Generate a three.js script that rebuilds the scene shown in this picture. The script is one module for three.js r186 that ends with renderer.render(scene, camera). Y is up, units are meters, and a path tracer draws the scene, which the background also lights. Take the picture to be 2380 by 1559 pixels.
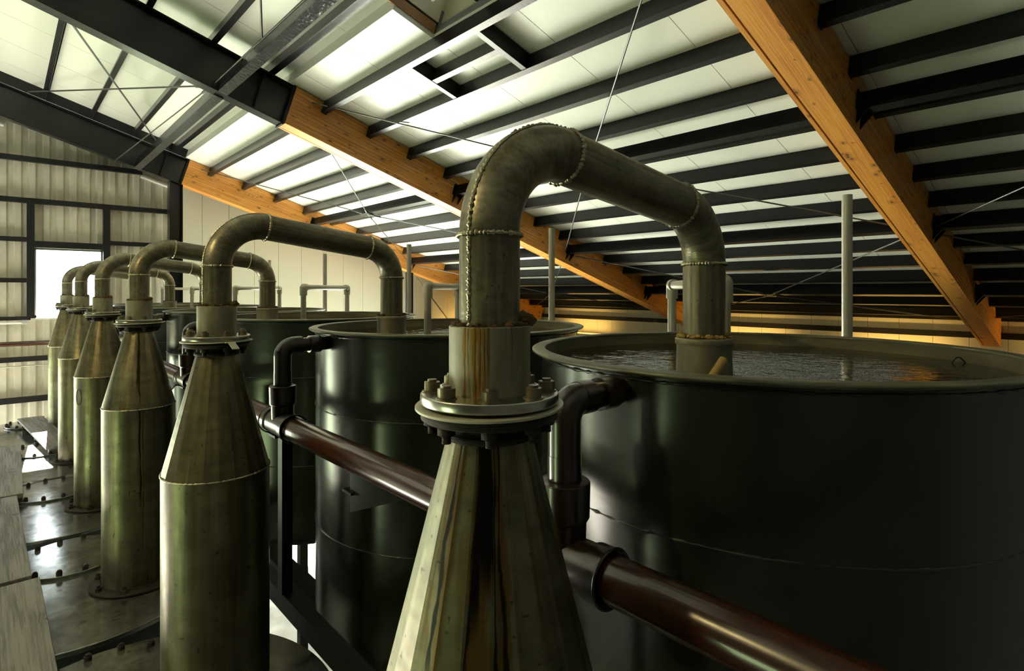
import * as THREE from 'three';
import { mergeGeometries, mergeVertices } from 'three/addons/utils/BufferGeometryUtils.js';
import { RoundedBoxGeometry } from 'three/addons/geometries/RoundedBoxGeometry.js';
import { RectAreaLightUniformsLib } from 'three/addons/lights/RectAreaLightUniformsLib.js';

// ------------------------------------------------------------------ camera, sky, sun, large lights, exposure
// World: X = across the hall (down the roof slope), Y = up, -Z = along the row of vessels ("r" below is distance along -Z).
const EYE = 4.6;                       // camera height above the hall floor
const scene = new THREE.Scene();
const renderer = new THREE.WebGLRenderer({ antialias: true });
renderer.toneMapping = THREE.LinearToneMapping;
renderer.toneMappingExposure = 0.68;
renderer.shadowMap.enabled = true;
RectAreaLightUniformsLib.init();

const F = 1315, CX = 1190, CY = 675;   // focal length and principal point, in pixels of the 2380 x 1559 frame
const camera = new THREE.PerspectiveCamera(2 * Math.atan(779.5 / F) * 180 / Math.PI, 2380 / 1559, 0.05, 200);
camera.setViewOffset(2380, 1559, 0, 779.5 - CY, 2380, 1559);
const yaw = Math.atan2(CX, F);         // the row runs exactly towards pixel (0, 675)
camera.position.set(0, EYE, 0);
camera.lookAt(Math.sin(yaw), EYE, -Math.cos(yaw));
scene.add(camera);

scene.background = new THREE.Color(0.86, 0.95, 1.0);
scene.backgroundIntensity = 14;

const sun = new THREE.DirectionalLight(new THREE.Color(1, 0.96, 0.88), 520);
sun.position.set(1.3, EYE + 7.6, -24);
sun.target.position.set(0.4, 2.5, -10);
sun.shadow.radius = 1.2;
Object.assign(sun.shadow.camera, { left: -14, right: 14, top: 14, bottom: -14, near: 0.5, far: 60 });
scene.add(sun, sun.target);

function areaLight(name, color, intensity, w, h, pos, look) {
  const l = new THREE.RectAreaLight(color, intensity, w, h);
  l.name = name; l.position.copy(pos); l.lookAt(look);
  scene.add(l);
  return l;
}
const V = (x, y, z) => new THREE.Vector3(x, y, z);
const W = (H, y, r) => V(H, EYE + y, -r);                   // y measured from eye level
// daylight at the two doors of the gable wall (left one beside the window, right one behind the tanks) and, weaker, at the door of the left wall (sunlit grass outside)
areaLight('door_daylight', new THREE.Color(0.95, 1.0, 0.84), 3, 4.4, 3.2, W(-2.6, -2.95, 12.4), W(-2.6, -2.95, 0));
areaLight('door_daylight', new THREE.Color(0.96, 1.0, 0.86), 70, 3.6, 2.3, W(5.2, -3.3, 12.4), W(5.2, -3.3, 0));
areaLight('door_daylight', new THREE.Color(0.86, 1.0, 0.6), 1.2, 2.4, 2.4, W(-6.9, -3.3, 4.2), W(0, -3.3, 4.2));

// ------------------------------------------------------------------ helpers
function rng(seed) { let s = seed >>> 0; return () => { s = (s + 0x6D2B79F5) >>> 0; let t = Math.imul(s ^ (s >>> 15), 1 | s); t = (t + Math.imul(t ^ (t >>> 7), 61 | t)) ^ t; return ((t ^ (t >>> 14)) >>> 0) / 4294967296; }; }
const hash2 = (x, y, s) => { let h = Math.imul(x | 0, 374761393) + Math.imul(y | 0, 668265263) + Math.imul(s | 0, 974634777); h = Math.imul(h ^ (h >>> 13), 1274126177); return ((h ^ (h >>> 16)) >>> 0) / 4294967296; };
function vnoise(x, y, s, px = 0, py = 0) {                  // value noise, optionally tiling every px / py cells
  const x0 = Math.floor(x), y0 = Math.floor(y), fx = x - x0, fy = y - y0, sx = fx * fx * (3 - 2 * fx), sy = fy * fy * (3 - 2 * fy);
  const m = (a, p) => p ? ((a % p) + p) % p : a;
  const a = hash2(m(x0, px), m(y0, py), s), b = hash2(m(x0 + 1, px), m(y0, py), s), c = hash2(m(x0, px), m(y0 + 1, py), s), d = hash2(m(x0 + 1, px), m(y0 + 1, py), s);
  return a + (b - a) * sx + (c - a) * sy + (a - b - c + d) * sx * sy;
}
function fbm(x, y, s, px = 0, py = 0, oct = 4) { let v = 0, a = 0.5, t = 0; for (let i = 0; i < oct; i++) { v += a * vnoise(x, y, s + i * 17, px, py); t += a; a *= 0.5; x *= 2; y *= 2; px *= 2; py *= 2; } return v / t; }
const clamp = (v, a = 0, b = 1) => Math.min(b, Math.max(a, v)), mix = (a, b, t) => a + (b - a) * t;
const smooth = (a, b, v) => { const t = clamp((v - a) / (b - a)); return t * t * (3 - 2 * t); };
function tex(w, h, f, srgb = true) {                        // f(u, v) -> [r, g, b], 0..1
  const d = new Uint8Array(w * h * 4);
  for (let j = 0; j < h; j++) for (let i = 0; i < w; i++) {
    const c = f((i + 0.5) / w, (j + 0.5) / h), o = (j * w + i) * 4;
    d[o] = clamp(c[0]) * 255; d[o + 1] = clamp(c[1]) * 255; d[o + 2] = clamp(c[2]) * 255; d[o + 3] = 255;
  }
  const t = new THREE.DataTexture(d, w, h, THREE.RGBAFormat);
  t.wrapS = t.wrapT = THREE.RepeatWrapping; t.magFilter = THREE.LinearFilter; t.minFilter = THREE.LinearMipmapLinearFilter; t.generateMipmaps = true;
  if (srgb) t.colorSpace = THREE.SRGBColorSpace;
  t.needsUpdate = true;
  return t;
}
const rep = (t, x, y) => { const c = t.clone(); c.repeat.set(x, y); c.needsUpdate = true; return c; };
const lin = (r, g, b) => new THREE.Color().setRGB(r, g, b);
const std = (o) => new THREE.MeshPhysicalMaterial(o);

const counts = new Map();
function numbered(name) { const n = counts.get(name) ?? 0; counts.set(name, n + 1); return n ? name + '_' + String(n).padStart(3, '0') : name; }
function tag(o, label, category, group, kind) { o.userData.label = label; if (category) o.userData.category = category; if (group) o.userData.group = group; if (kind) o.userData.kind = kind; return o; }
function thing(name, label, category, group, pos = V(0, 0, 0)) {
  const g = new THREE.Group(); g.name = numbered(name); g.position.copy(pos); scene.add(g);
  return tag(g, label, category, group);
}
function structure(name, label, pos = V(0, 0, 0)) { const g = new THREE.Group(); g.name = numbered(name); g.position.copy(pos); g.userData = { kind: 'structure', label }; scene.add(g); return g; }
function part(parent, name, geo, mat, pos, label) {
  const m = new THREE.Mesh(geo, mat); m.name = name; if (pos) m.position.copy(pos);
  if (label) m.userData.label = label;
  parent.add(m); return m;
}
function copyOf(src, pos, label, group) {
  const c = src.clone(); c.name = numbered(src.name.replace(/_\d\d\d$/, '')); c.position.copy(pos); scene.add(c);
  c.userData = { ...src.userData }; if (label) c.userData.label = label; if (group) c.userData.group = group;
  return c;
}
const box = (w, h, d, x = 0, y = 0, z = 0) => new THREE.BoxGeometry(w, h, d).translate(x, y, z);
const rbox = (w, h, d, r = 0.004, x = 0, y = 0, z = 0) => new RoundedBoxGeometry(w, h, d, 1, r).translate(x, y, z);
const cyl = (r0, r1, y0, y1, seg = 40, open = false) => new THREE.CylinderGeometry(r1, r0, y1 - y0, seg, 1, open).translate(0, (y0 + y1) / 2, 0);
const lathe = (pts, seg = 64) => new THREE.LatheGeometry(pts.map((p) => new THREE.Vector2(p[0], p[1])), seg);
function sharp(g) { const n = g.index ? g.toNonIndexed() : g; n.computeVertexNormals(); return n; }
function merged(list) { return mergeGeometries(list.map((g) => { const n = g.index ? g.toNonIndexed() : g; for (const k of Object.keys(n.attributes)) if (!['position', 'normal', 'uv'].includes(k)) n.deleteAttribute(k); return n; })); }
function rod(a, b, r, seg = 8) {                            // a straight round bar between two points
  const d = b.clone().sub(a), g = new THREE.CylinderGeometry(r, r, d.length(), seg);
  g.applyQuaternion(new THREE.Quaternion().setFromUnitVectors(V(0, 1, 0), d.clone().normalize()));
  return g.translate((a.x + b.x) / 2, (a.y + b.y) / 2, (a.z + b.z) / 2);
}
function tubeAlong(pts, r, n = 40, seg = 12, closed = false) { return new THREE.TubeGeometry(new THREE.CatmullRomCurve3(pts, closed, 'centripetal'), n, r, seg, closed); }
function bead(pts, r, n, seed, closed = false) {            // a rough weld bead along points
  const g = tubeAlong(pts, r, n, 6, closed), p = g.attributes.position, nm = g.attributes.normal;
  for (let i = 0; i < p.count; i++) {
    const row = Math.floor(i / 7) % n, k = r * (0.35 * Math.sin(row * 1.9) + 0.9 * (hash2(row, 3, seed) - 0.5));
    p.setXYZ(i, p.getX(i) + nm.getX(i) * k, p.getY(i) + nm.getY(i) * k, p.getZ(i) + nm.getZ(i) * k);
  }
  g.computeVertexNormals(); return g;
}
function ring(R, y, n = 48) { const a = []; for (let i = 0; i < n; i++) { const t = i / n * 2 * Math.PI; a.push(V(R * Math.sin(t), y, R * Math.cos(t))); } return a; }
function metreUV(g, su, sv, ax = 'x', ay = 'y', az = 'z') {  // box-like uv in metres: long axis ax along u, the other dominant axis along v
  const p = g.attributes.position, n = g.attributes.normal, uv = g.attributes.uv, get = { x: (i) => p.getX(i), y: (i) => p.getY(i), z: (i) => p.getZ(i) }, nn = { x: (i) => n.getX(i), y: (i) => n.getY(i), z: (i) => n.getZ(i) };
  for (let i = 0; i < p.count; i++) {
    const side = Math.abs(nn[ay](i)) > 0.6 ? get[az](i) : Math.abs(nn[ax](i)) > 0.6 ? get[ay](i) + get[az](i) : get[ay](i);
    uv.setXY(i, (Math.abs(nn[ax](i)) > 0.6 ? get[az](i) : get[ax](i)) / su, side / sv);
  }
  return g;
}
function shiftUV(g, du, dv) { const uv = g.attributes.uv; for (let i = 0; i < uv.count; i++) uv.setXY(i, uv.getX(i) + du, uv.getY(i) + dv); return g; }

// roof geometry: bottom plane of the rafters falls with H; n is measured square to it
const SLOPE = 0.306, TH = Math.atan(SLOPE), NX = Math.sin(TH), NY = Math.cos(TH), H0 = 9.0;
const y0 = (H) => (H0 - H) * SLOPE;
const roofPt = (H, n, r) => W(H + n * NX, y0(H) + n * NY, r);
const onR = (px, py, r) => { const H = 0.742 * r * px / (1772.6 - 0.67 * px), z = 0.742 * r + 0.67 * H; return { H, y: (CY - py) / F * z }; };   // a pixel's place on a wall across the row
function roofThing(name, label, category, group, H, n, r) { const t = thing(name, label, category, group, roofPt(H, n, r)); t.rotation.z = -TH; return t; }

const FRAMES = [{ far: 1.72 }, { far: 7.03 }, { far: 12.2 }];   // far faces of the three roof frames
const GW = 0.24, JOIN = 2.5, EAVE = 12.1, WALL_R = 12.55, BACK_R = -3.6, LEFT_H = -7, RIDGE = -3;
const N_LO = 0.5, N_HI = 0.66;                               // ceiling height above the bottom plane: lean-to, main hall

// ------------------------------------------------------------------ materials
const steelBase = (seed, tint, drips) => tex(drips ? 1024 : 512, 512, (u, v) => {
  const s = fbm(u * 48, v * 2.2, seed, 48, 0), s2 = fbm(u * 12, v * 3, seed + 5, 12, 0), b = fbm(u * 20, v * 20, seed + 9, 20, 20);
  let k = 0.74 + 0.36 * (s - 0.5) + 0.3 * (s2 - 0.5) + 0.22 * (b - 0.5), c = [tint[0] * k, tint[1] * k, tint[2] * k];
  const st = smooth(0.62, 0.8, fbm(u * 30, v * 1.6 + 7, seed + 21, 30, 0)) * 0.5;
  c = [mix(c[0], 0.36, st), mix(c[1], 0.27, st), mix(c[2], 0.12, st)];
  const spot = smooth(0.9, 0.97, vnoise(u * 120, v * 60, seed + 31, 120, 60)) * 0.4;
  c = c.map((x) => x * (1 - spot));
  if (drips) c = drips(u, v, c);
  return c;
});
const roughMap = tex(256, 256, (u, v) => { const k = 0.36 + 0.36 * fbm(u * 24, v * 3, 77, 24, 3) + 0.2 * (fbm(u * 30, v * 30, 99, 30, 30) - 0.5); return [k, k, k]; }, false);
const roughBump = tex(256, 256, (u, v) => { const k = fbm(u * 40, v * 40, 55, 40, 40); return [k, k, k]; }, false);
const steelOpts = { metalness: 0.78, roughness: 0.75, roughnessMap: roughMap };
const TINT = [0.56, 0.54, 0.43];
const mSteel = std({ ...steelOpts, map: steelBase(3, TINT) });
const mSteelB = std({ ...steelOpts, map: steelBase(44, [0.53, 0.5, 0.38]) });
// front vessel's cone: black and brown runs below the neck, on the side turned to the walkway (u = 0.5)
function runsMask(u, v, list, seed) { let m = 0; for (const [u0, w, v1, k] of list) { const wob = 0.012 * (fbm(v * 6, u0 * 30, seed, 0, 0) - 0.5), len = smooth(v1 - 0.06, v1 + 0.12, v + 0.1 * (vnoise(u * 160, 3, seed) - 0.5)), d = Math.abs(u - u0 - wob) / (w * (0.5 + 0.9 * vnoise(v * 14, u0 * 50, seed + 3))); m = Math.max(m, k * len * (1 - smooth(0.35, 1, d + 0.7 * (fbm(u * 260, v * 5, seed + 40, 0, 0) - 0.5)))); } return m; }
const mCone0 = std({ ...steelOpts, map: steelBase(12, TINT, (u, v, c) => {
  const br = runsMask(u, v, [[0.485, 0.03, 0.15, 0.75], [0.53, 0.012, 0.02, 0.7], [0.41, 0.014, 0.1, 0.6], [0.385, 0.008, 0.3, 0.5], [0.6, 0.006, 0.4, 0.4]], 5);
  const bk = runsMask(u, v, [[0.492, 0.03, 0.55, 0.97], [0.477, 0.01, 0.42, 0.95], [0.517, 0.004, 0.1, 0.8], [0.53, 0.004, 0.05, 0.75], [0.47, 0.006, 0.25, 0.8], [0.4, 0.005, 0.25, 0.8]], 15);
  c = [mix(c[0], 0.36, br), mix(c[1], 0.26, br), mix(c[2], 0.1, br)];
  return [mix(c[0], 0.04, bk), mix(c[1], 0.03, bk), mix(c[2], 0.02, bk)];
}) });
const mCone2 = std({ ...steelOpts, map: steelBase(23, TINT, (u, v, c) => {
  const br = runsMask(u, v, [[0.495, 0.009, 0.25, 0.95], [0.502, 0.006, 0.02, 0.95]], 8);
  return [mix(c[0], 0.2, br), mix(c[1], 0.09, br), mix(c[2], 0.03, br)];
}) });
const mBody2 = std({ ...steelOpts, map: steelBase(31, TINT, (u, v, c) => {
  const br = runsMask(u, v, [[0.503, 0.004, 0.45, 0.95], [0.515, 0.002, 0.2, 0.7]], 9);
  return [mix(c[0], 0.16, br), mix(c[1], 0.08, br), mix(c[2], 0.03, br)];
}) });
const mPipe = std({ ...steelOpts, metalness: 0.6, map: rep(steelBase(61, [0.58, 0.56, 0.47]), 1, 1), bumpMap: roughBump, bumpScale: 0.0008 });
const mElbow = std({ ...steelOpts, metalness: 0.6, map: tex(512, 256, (u, v) => { const a = fbm(u * 12, v * 6, 5, 12, 6), b = fbm(u * 60, v * 40, 15, 60, 40), st = smooth(0.62, 0.75, fbm(u * 9, v * 5, 25, 9, 5)) * 0.35, k = 0.76 + 0.4 * (a - 0.5) + 0.3 * (b - 0.5); return [mix(0.58 * k, 0.34, st), mix(0.56 * k, 0.26, st), mix(0.47 * k, 0.12, st)]; }), roughnessMap: null, roughness: 0.36, bumpMap: roughBump, bumpScale: 0.0005 });
const mWeld = std({ metalness: 0.95, roughness: 0.32, color: lin(0.42, 0.39, 0.28) });
const mFlange = std({ metalness: 1, roughness: 0.25, color: lin(0.52, 0.51, 0.46) });
const collarMap = (seed, amt, runs) => tex(512, 256, (u, v) => {
  const b = fbm(u * 16, v * 8, seed, 16, 8); let c = [0.62, 0.61, 0.53].map((x) => x * (0.82 + 0.3 * (b - 0.5)));
  const wob = 0.03 * (fbm(u * 8, v * 5, seed + 2, 8, 0) - 0.5), ends = smooth(0.05, 0.6, v + 0.9 * (vnoise(u * 40, 2, seed + 6, 40) - 0.6));
  const run = smooth(0.5, 0.68, fbm((u + wob) * 60, v * 3, seed + 4, 60, 0)) * amt * smooth(0.42, 0.62, fbm(u * 7, 1, seed + 8, 7, 0)) * ends;
  c = [mix(c[0], 0.5, run), mix(c[1], 0.38, run), mix(c[2], 0.12, run)];
  if (runs && v < 0.45) {
    const vv = v / 0.42, m = runsMask(u, vv, runs, seed + 50);
    c = [mix(c[0], 0.5, m), mix(c[1], 0.37, m), mix(c[2], 0.1, m)];
    const n = runsMask(u, vv, runs.map(([a, w, e]) => [a + w * 0.3, w * 0.3, e + 0.15, 0.8]), seed + 60);
    c = [mix(c[0], 0.27, n), mix(c[1], 0.17, n), mix(c[2], 0.05, n)];
  }
  const dk = smooth(0.66, 0.78, fbm((u + wob) * 50, v * 4 + 3, seed + 14, 50, 0)) * amt * 0.6 * ends;
  return [mix(c[0], 0.24, dk), mix(c[1], 0.17, dk), mix(c[2], 0.07, dk)];
});
const mCollar0 = std({ metalness: 0.55, roughness: 0.55, map: collarMap(4, 0.95, [[0.4, 0.008, -0.2, 0.8], [0.418, 0.005, 0.1, 0.7], [0.443, 0.013, -0.3, 0.95], [0.46, 0.012, -0.3, 0.9], [0.478, 0.009, -0.05, 0.7], [0.492, 0.006, 0.05, 0.6], [0.43, 0.004, 0.3, 0.7], [0.515, 0.006, 0.72, 0.8], [0.56, 0.004, 0.3, 0.6], [0.585, 0.006, 0.1, 0.5], [0.6, 0.004, 0.4, 0.6]]) });
const mCollar = std({ metalness: 0.55, roughness: 0.55, map: collarMap(34, 0.35) });
const mScum = std({ color: lin(0.13, 0.075, 0.025), roughness: 0.95, bumpMap: roughBump, bumpScale: 0.004 });
const mScumPale = std({ color: lin(0.3, 0.2, 0.06), roughness: 0.95 });
const mRust = std({ color: lin(0.035, 0.028, 0.022), roughness: 0.7, metalness: 0.5, bumpMap: roughBump, bumpScale: 0.002 });
const mBolt = std({ metalness: 0.85, roughness: 0.45, color: lin(0.2, 0.175, 0.12) });
const mGasket = std({ color: lin(0.42, 0.41, 0.33), roughness: 0.5, metalness: 0.2 });
const mBlack = std({ color: lin(0.006, 0.0065, 0.007), roughness: 0.3, specularIntensity: 0.5, bumpMap: roughBump, bumpScale: 0.0006 });
const mBlackFlat = std({ color: lin(0.007, 0.0075, 0.008), roughness: 0.5, specularIntensity: 0.4 });
const mGalv = std({ metalness: 0.5, roughness: 0.45, color: lin(0.46, 0.46, 0.4), bumpMap: roughBump, bumpScale: 0.0006 });
const mTie = std({ color: lin(0.012, 0.013, 0.014), roughness: 0.26, bumpMap: roughBump, bumpScale: 0.004 });
const mRod = std({ metalness: 0.8, roughness: 0.4, color: lin(0.1, 0.1, 0.095) });
const tankTex = tex(512, 512, (u, v) => { const a = fbm(u * 10, v * 5, 8, 10, 5), b = fbm(u * 60, v * 40, 18, 60, 40), s = fbm(u * 70, v * 2, 28, 70, 2); const k = 0.9 + 0.25 * (a - 0.5) + 0.12 * (b - 0.5) + 0.12 * (s - 0.5); return [0.115 * k, 0.142 * k, 0.106 * k]; });
const mTank = std({ map: tankTex, roughness: 0.24, clearcoat: 0.3, clearcoatRoughness: 0.2, bumpMap: roughBump, bumpScale: 0.0009 });
const mTankIn = std({ map: tex(256, 128, (u, v) => { const k = 0.85 + 0.5 * (fbm(u * 20, v * 5, 5, 20, 5) - 0.5); return [0.44 * k, 0.42 * k, 0.31 * k]; }), roughness: 0.6 });
const mRim = std({ map: tex(256, 32, (u, v) => { const k = 0.85 + 0.6 * (fbm(u * 40, v * 4, 15, 40, 4) - 0.5); return [0.4 * k, 0.4 * k, 0.33 * k]; }), roughness: 0.45, metalness: 0.3 });
const rippleBump = tex(512, 512, (u, v) => { const k = 0.6 * fbm(u * 14, v * 14, 3, 14, 14) + 0.4 * fbm(u * 40, v * 28, 13, 40, 28); return [k, k, k]; }, false);
const mWater = std({ color: lin(0.022, 0.013, 0.006), roughness: 0.04, ior: 1.33, specularIntensity: 1, bumpMap: rippleBump, bumpScale: 0.004 });
const mBrown = std({ color: lin(0.035, 0.01, 0.004), roughness: 0.25, clearcoat: 0.35, clearcoatRoughness: 0.08 });
const mBrownDark = std({ color: lin(0.012, 0.006, 0.004), roughness: 0.28, clearcoat: 0.4, clearcoatRoughness: 0.12 });
const mPrint = std({ color: lin(0.7, 0.7, 0.5), roughness: 0.6 });
const lidTex = tex(512, 512, (u, v) => { const k = 0.8 + 0.5 * (fbm(u * 8, v * 8, 6, 8, 8) - 0.5) + 0.3 * (fbm(u * 50, v * 30, 16, 50, 30) - 0.5), s = smooth(0.72, 0.8, fbm(u * 24, v * 60, 26, 24, 60)); return [0.66 * k * (1 - 0.3 * s), 0.67 * k * (1 - 0.3 * s), 0.65 * k * (1 - 0.4 * s)]; });
const lidRough = tex(256, 256, (u, v) => { const k = 0.5 + 0.3 * (fbm(u * 20, v * 20, 36, 20, 20) - 0.5); return [k, k, k]; }, false);
const mLid = std({ map: lidTex, roughness: 0.32, roughnessMap: lidRough, metalness: 0.75 });
const mDrum = std({ color: lin(0.05, 0.055, 0.05), roughness: 0.45 });
const mPanel = std({ color: lin(0.52, 0.53, 0.44), roughness: 0.5 });
const mCeil = std({ color: lin(0.74, 0.76, 0.68), roughness: 0.45, bumpMap: roughBump, bumpScale: 0.0004 });
const mSheet = std({ map: tex(256, 256, (u, v) => { const k = 0.92 + 0.24 * (fbm(u * 6, v * 6, 41, 6, 6) - 0.5) + 0.1 * (fbm(u * 40, v * 8, 51, 40, 8) - 0.5); return [0.8 * k, 0.79 * k, 0.73 * k]; }), roughness: 0.5 });
const mConcrete = std({ map: tex(256, 256, (u, v) => { const k = 0.85 + 0.5 * (fbm(u * 8, v * 8, 71, 8, 8) - 0.5); return [0.7 * k, 0.69 * k, 0.65 * k]; }), roughness: 0.8 });
const mGrass = std({ map: tex(256, 256, (u, v) => { const k = 0.7 + 0.9 * (fbm(u * 30, v * 30, 81, 30, 30) - 0.5); return [0.3 * k, 0.4 * k, 0.16 * k]; }), roughness: 0.95 });
const mDarkWall = std({ color: lin(0.05, 0.048, 0.042), roughness: 0.7 });
const mRoof = std({ color: lin(0.12, 0.13, 0.13), roughness: 0.7 });
const mWhiteTrim = std({ color: lin(0.7, 0.7, 0.68), roughness: 0.45 });
const mAlu = std({ metalness: 0.9, roughness: 0.35, color: lin(0.6, 0.62, 0.64) });
const mGlass = std({ color: lin(1, 1, 1), transmission: 1, roughness: 0, thickness: 0, ior: 1.5 });
// pine: grain along u, knots with rings
function woodTex(seed, base, dark, knots) {
  const rnd = rng(seed), ks = Array.from({ length: knots }, () => [rnd(), rnd(), 0.25 + 0.9 * rnd()]);
  return tex(1024, 256, (u, v) => {
    let x = u * 3, y = v, near = 9, kk = 9;
    for (const [ku, kv, s] of ks) { let du = Math.abs(u - ku); du = Math.min(du, 1 - du); let dv = Math.abs(v - kv); dv = Math.min(dv, 1 - dv); const d = Math.hypot(du * 75, dv * 11) / s; if (d < near) { near = d; kk = d; } }
    const warp = 0.6 * Math.exp(-near * 0.8), g = fbm(u * 6, v * 40 + warp * 6, seed, 6, 40), f = fbm(u * 30, v * 160, seed + 3, 30, 160, 2), big = fbm(u * 5, v * 4, seed + 6, 5, 4);
    const t = clamp(0.5 * g + 0.2 * f + 0.3 * big), k = Math.max(0.8 * (1 - smooth(0.25, 0.6, kk)), 0.3 * (1 - smooth(0.4, 1.6, kk)));
    return [0, 1, 2].map((i) => mix(mix(dark[i], base[i], smooth(0.25, 0.65, t)), dark[i] * 0.42, k));
  });
}
const mPine = [0, 1, 2].map((i) => std({ map: woodTex(100 + i * 7, [0.82, 0.58, 0.25], [0.68, 0.42, 0.15], 24), roughness: 0.42 }));
const mBoard = [0, 1].map((i) => { const t = woodTex(200 + i * 9, [0.52, 0.51, 0.49], [0.3, 0.29, 0.27], 6); return std({ map: t, roughness: 0.6, bumpMap: t, bumpScale: 0.003 }); });
const mPly = std({ color: lin(0.3, 0.15, 0.05), roughness: 0.7 });
const mLamp = (c, i) => std({ color: lin(0.8, 0.8, 0.8), emissive: c, emissiveIntensity: i, roughness: 0.4 });

// ------------------------------------------------------------------ shell: floor, walls, roof
{
  const f = structure('floor', 'grey concrete hall floor');
  part(f, 'slab', metreUV(box(EAVE - LEFT_H + 0.6, 0.2, WALL_R - BACK_R + 0.6, (EAVE + LEFT_H) / 2, -0.1, -(WALL_R + BACK_R) / 2), 3, 3, 'x', 'y', 'z'), mConcrete);
  const g = structure('ground', 'sunlit grass outside the hall');
  part(g, 'lawn', metreUV(box(90, 0.1, 90, 2, -0.26, -6), 2, 2), mGrass);
}
const topOf = (H) => H >= RIDGE ? y0(H) + 0.62 : y0(2 * RIDGE - H) + 0.62;      // eye-relative height of the roof deck
function gable(name, label, r, thick, holes, mat = mPanel) {
  const s = new THREE.Shape();
  s.moveTo(LEFT_H - 0.2, 0); s.lineTo(EAVE + 0.2, 0); s.lineTo(EAVE + 0.2, EYE + topOf(EAVE + 0.2)); s.lineTo(RIDGE, EYE + topOf(RIDGE)); s.lineTo(LEFT_H - 0.2, EYE + topOf(LEFT_H - 0.2)); s.closePath();
  for (const [a, b, c, d] of holes) { const h = new THREE.Path(); h.moveTo(a, c); h.lineTo(a, d); h.lineTo(b, d); h.lineTo(b, c); h.closePath(); s.holes.push(h); }
  const w = structure(name, label);
  part(w, 'wall_core', new THREE.ExtrudeGeometry(s, { depth: thick, bevelEnabled: false }).translate(0, 0, -r - thick), mat);
  return w;
}
// gable window from the photograph, on the corrugated wall
const wl = onR(76, 660, WALL_R), wr = onR(241, 660, WALL_R), wt = onR(160, 577, WALL_R), wb = onR(100, 738, WALL_R);
const WIN = { h0: wl.H, h1: wr.H, y0: wb.y, y1: wt.y };
const DOOR = [3.4, 7.0, 0.02, 2.4], DOOR2 = [-4.8, -0.4, 0.02, 3.25];
const wallFar = gable('wall_far', 'gable wall of pale corrugated sheet and cream panels', WALL_R + 0.05, 0.15, [[WIN.h0, WIN.h1, EYE + WIN.y0, EYE + WIN.y1], DOOR, DOOR2]);
gable('wall_near', 'plain gable wall behind the camera', BACK_R - 0.2, 0.2, [], mDarkWall);
{
  // corrugated inner sheet, from the left wall to the steel column
  const P = 0.185, prof = [[0, 0.034], [0.075, 0.034], [0.098, 0], [0.162, 0], [0.185, 0.034]];
  const depth = (H) => { const t = ((H % P) + P) % P; for (let i = 0; i < 4; i++) if (t <= prof[i + 1][0]) return mix(prof[i][1], prof[i + 1][1], (t - prof[i][0]) / (prof[i + 1][0] - prof[i][0])); return 0.034; };
  const hs = new Set([LEFT_H, WIN.h0, WIN.h1, JOIN, DOOR2[0], DOOR2[1]]);
  for (let b = Math.floor(LEFT_H / P); b * P < JOIN; b++) for (const [o] of prof.slice(0, 4)) { const h = b * P + o; if (h > LEFT_H && h < JOIN) hs.add(h); }
  const xs = [...hs].sort((a, b) => a - b), pos = [], uv = [];
  const quad = (a, b, c, d) => { const r = (H) => -(WALL_R - depth(H)); const q = [[a, c(a)], [b, c(b)], [b, d(b)], [a, c(a)], [b, d(b)], [a, d(a)]]; for (const [h, y] of q) { pos.push(h, EYE + y, r(h)); uv.push(h / 1.5, y / 1.5); } };
  for (let i = 0; i + 1 < xs.length; i++) {
    const a = xs[i], b = xs[i + 1], m = (a + b) / 2, top = (H) => topOf(H) - 0.05, bot = () => (m > DOOR2[0] && m < DOOR2[1]) ? DOOR2[3] - EYE : -EYE;
    if (m > WIN.h0 && m < WIN.h1) { quad(a, b, bot, () => WIN.y0); quad(a, b, () => WIN.y1, top); } else quad(a, b, bot, top);
  }
  const g = new THREE.BufferGeometry(); g.setAttribute('position', new THREE.Float32BufferAttribute(pos, 3)); g.setAttribute('uv', new THREE.Float32BufferAttribute(uv, 2)); g.computeVertexNormals();
  part(wallFar, 'corrugated_sheet', g, mSheet, null, 'pale grey corrugated metal sheet');
  // cream panels from the column to the eave, each a piece of its own
  let k = 0;
  for (let h = JOIN + 0.0; h < EAVE - 0.02; h += 0.5, k++) {
    const a = h + 0.003, b = Math.min(h + 0.5, EAVE) - 0.003, base = (a > DOOR[0] - 0.3 && b < DOOR[1] + 0.3) ? DOOR[3] : 0;
    const s = new THREE.Shape(); s.moveTo(a, base); s.lineTo(b, base); s.lineTo(b, EYE + topOf(b) - 0.06); s.lineTo(a, EYE + topOf(a) - 0.06); s.closePath();
    part(wallFar, 'wall_panel', new THREE.ExtrudeGeometry(s, { depth: 0.04, bevelEnabled: false }).translate(0, 0, -WALL_R - 0.045), mPanel);
  }
}
{
  const w = structure('wall_right', 'low eave wall of cream insulated panels');
  const top = EYE + y0(EAVE) + 0.5;
  part(w, 'wall_core', box(0.15, top, WALL_R - BACK_R + 0.4, EAVE + 0.13, top / 2, -(WALL_R + BACK_R) / 2), mPanel);
  for (let r = BACK_R; r < WALL_R - 0.1; r += 0.5) part(w, 'wall_panel', box(0.05, top - 0.02, 0.494, EAVE + 0.025, top / 2, -(r + 0.25)), mPanel);
  part(w, 'sheeting_rail', box(0.07, 0.1, WALL_R - BACK_R, EAVE - 0.036, EYE - 0.74, -(WALL_R + BACK_R) / 2), mBlackFlat);
  part(w, 'sheeting_rail', box(0.07, 0.16, WALL_R - BACK_R, EAVE - 0.036, EYE - 0.42, -(WALL_R + BACK_R) / 2), mBlackFlat);
}
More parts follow.
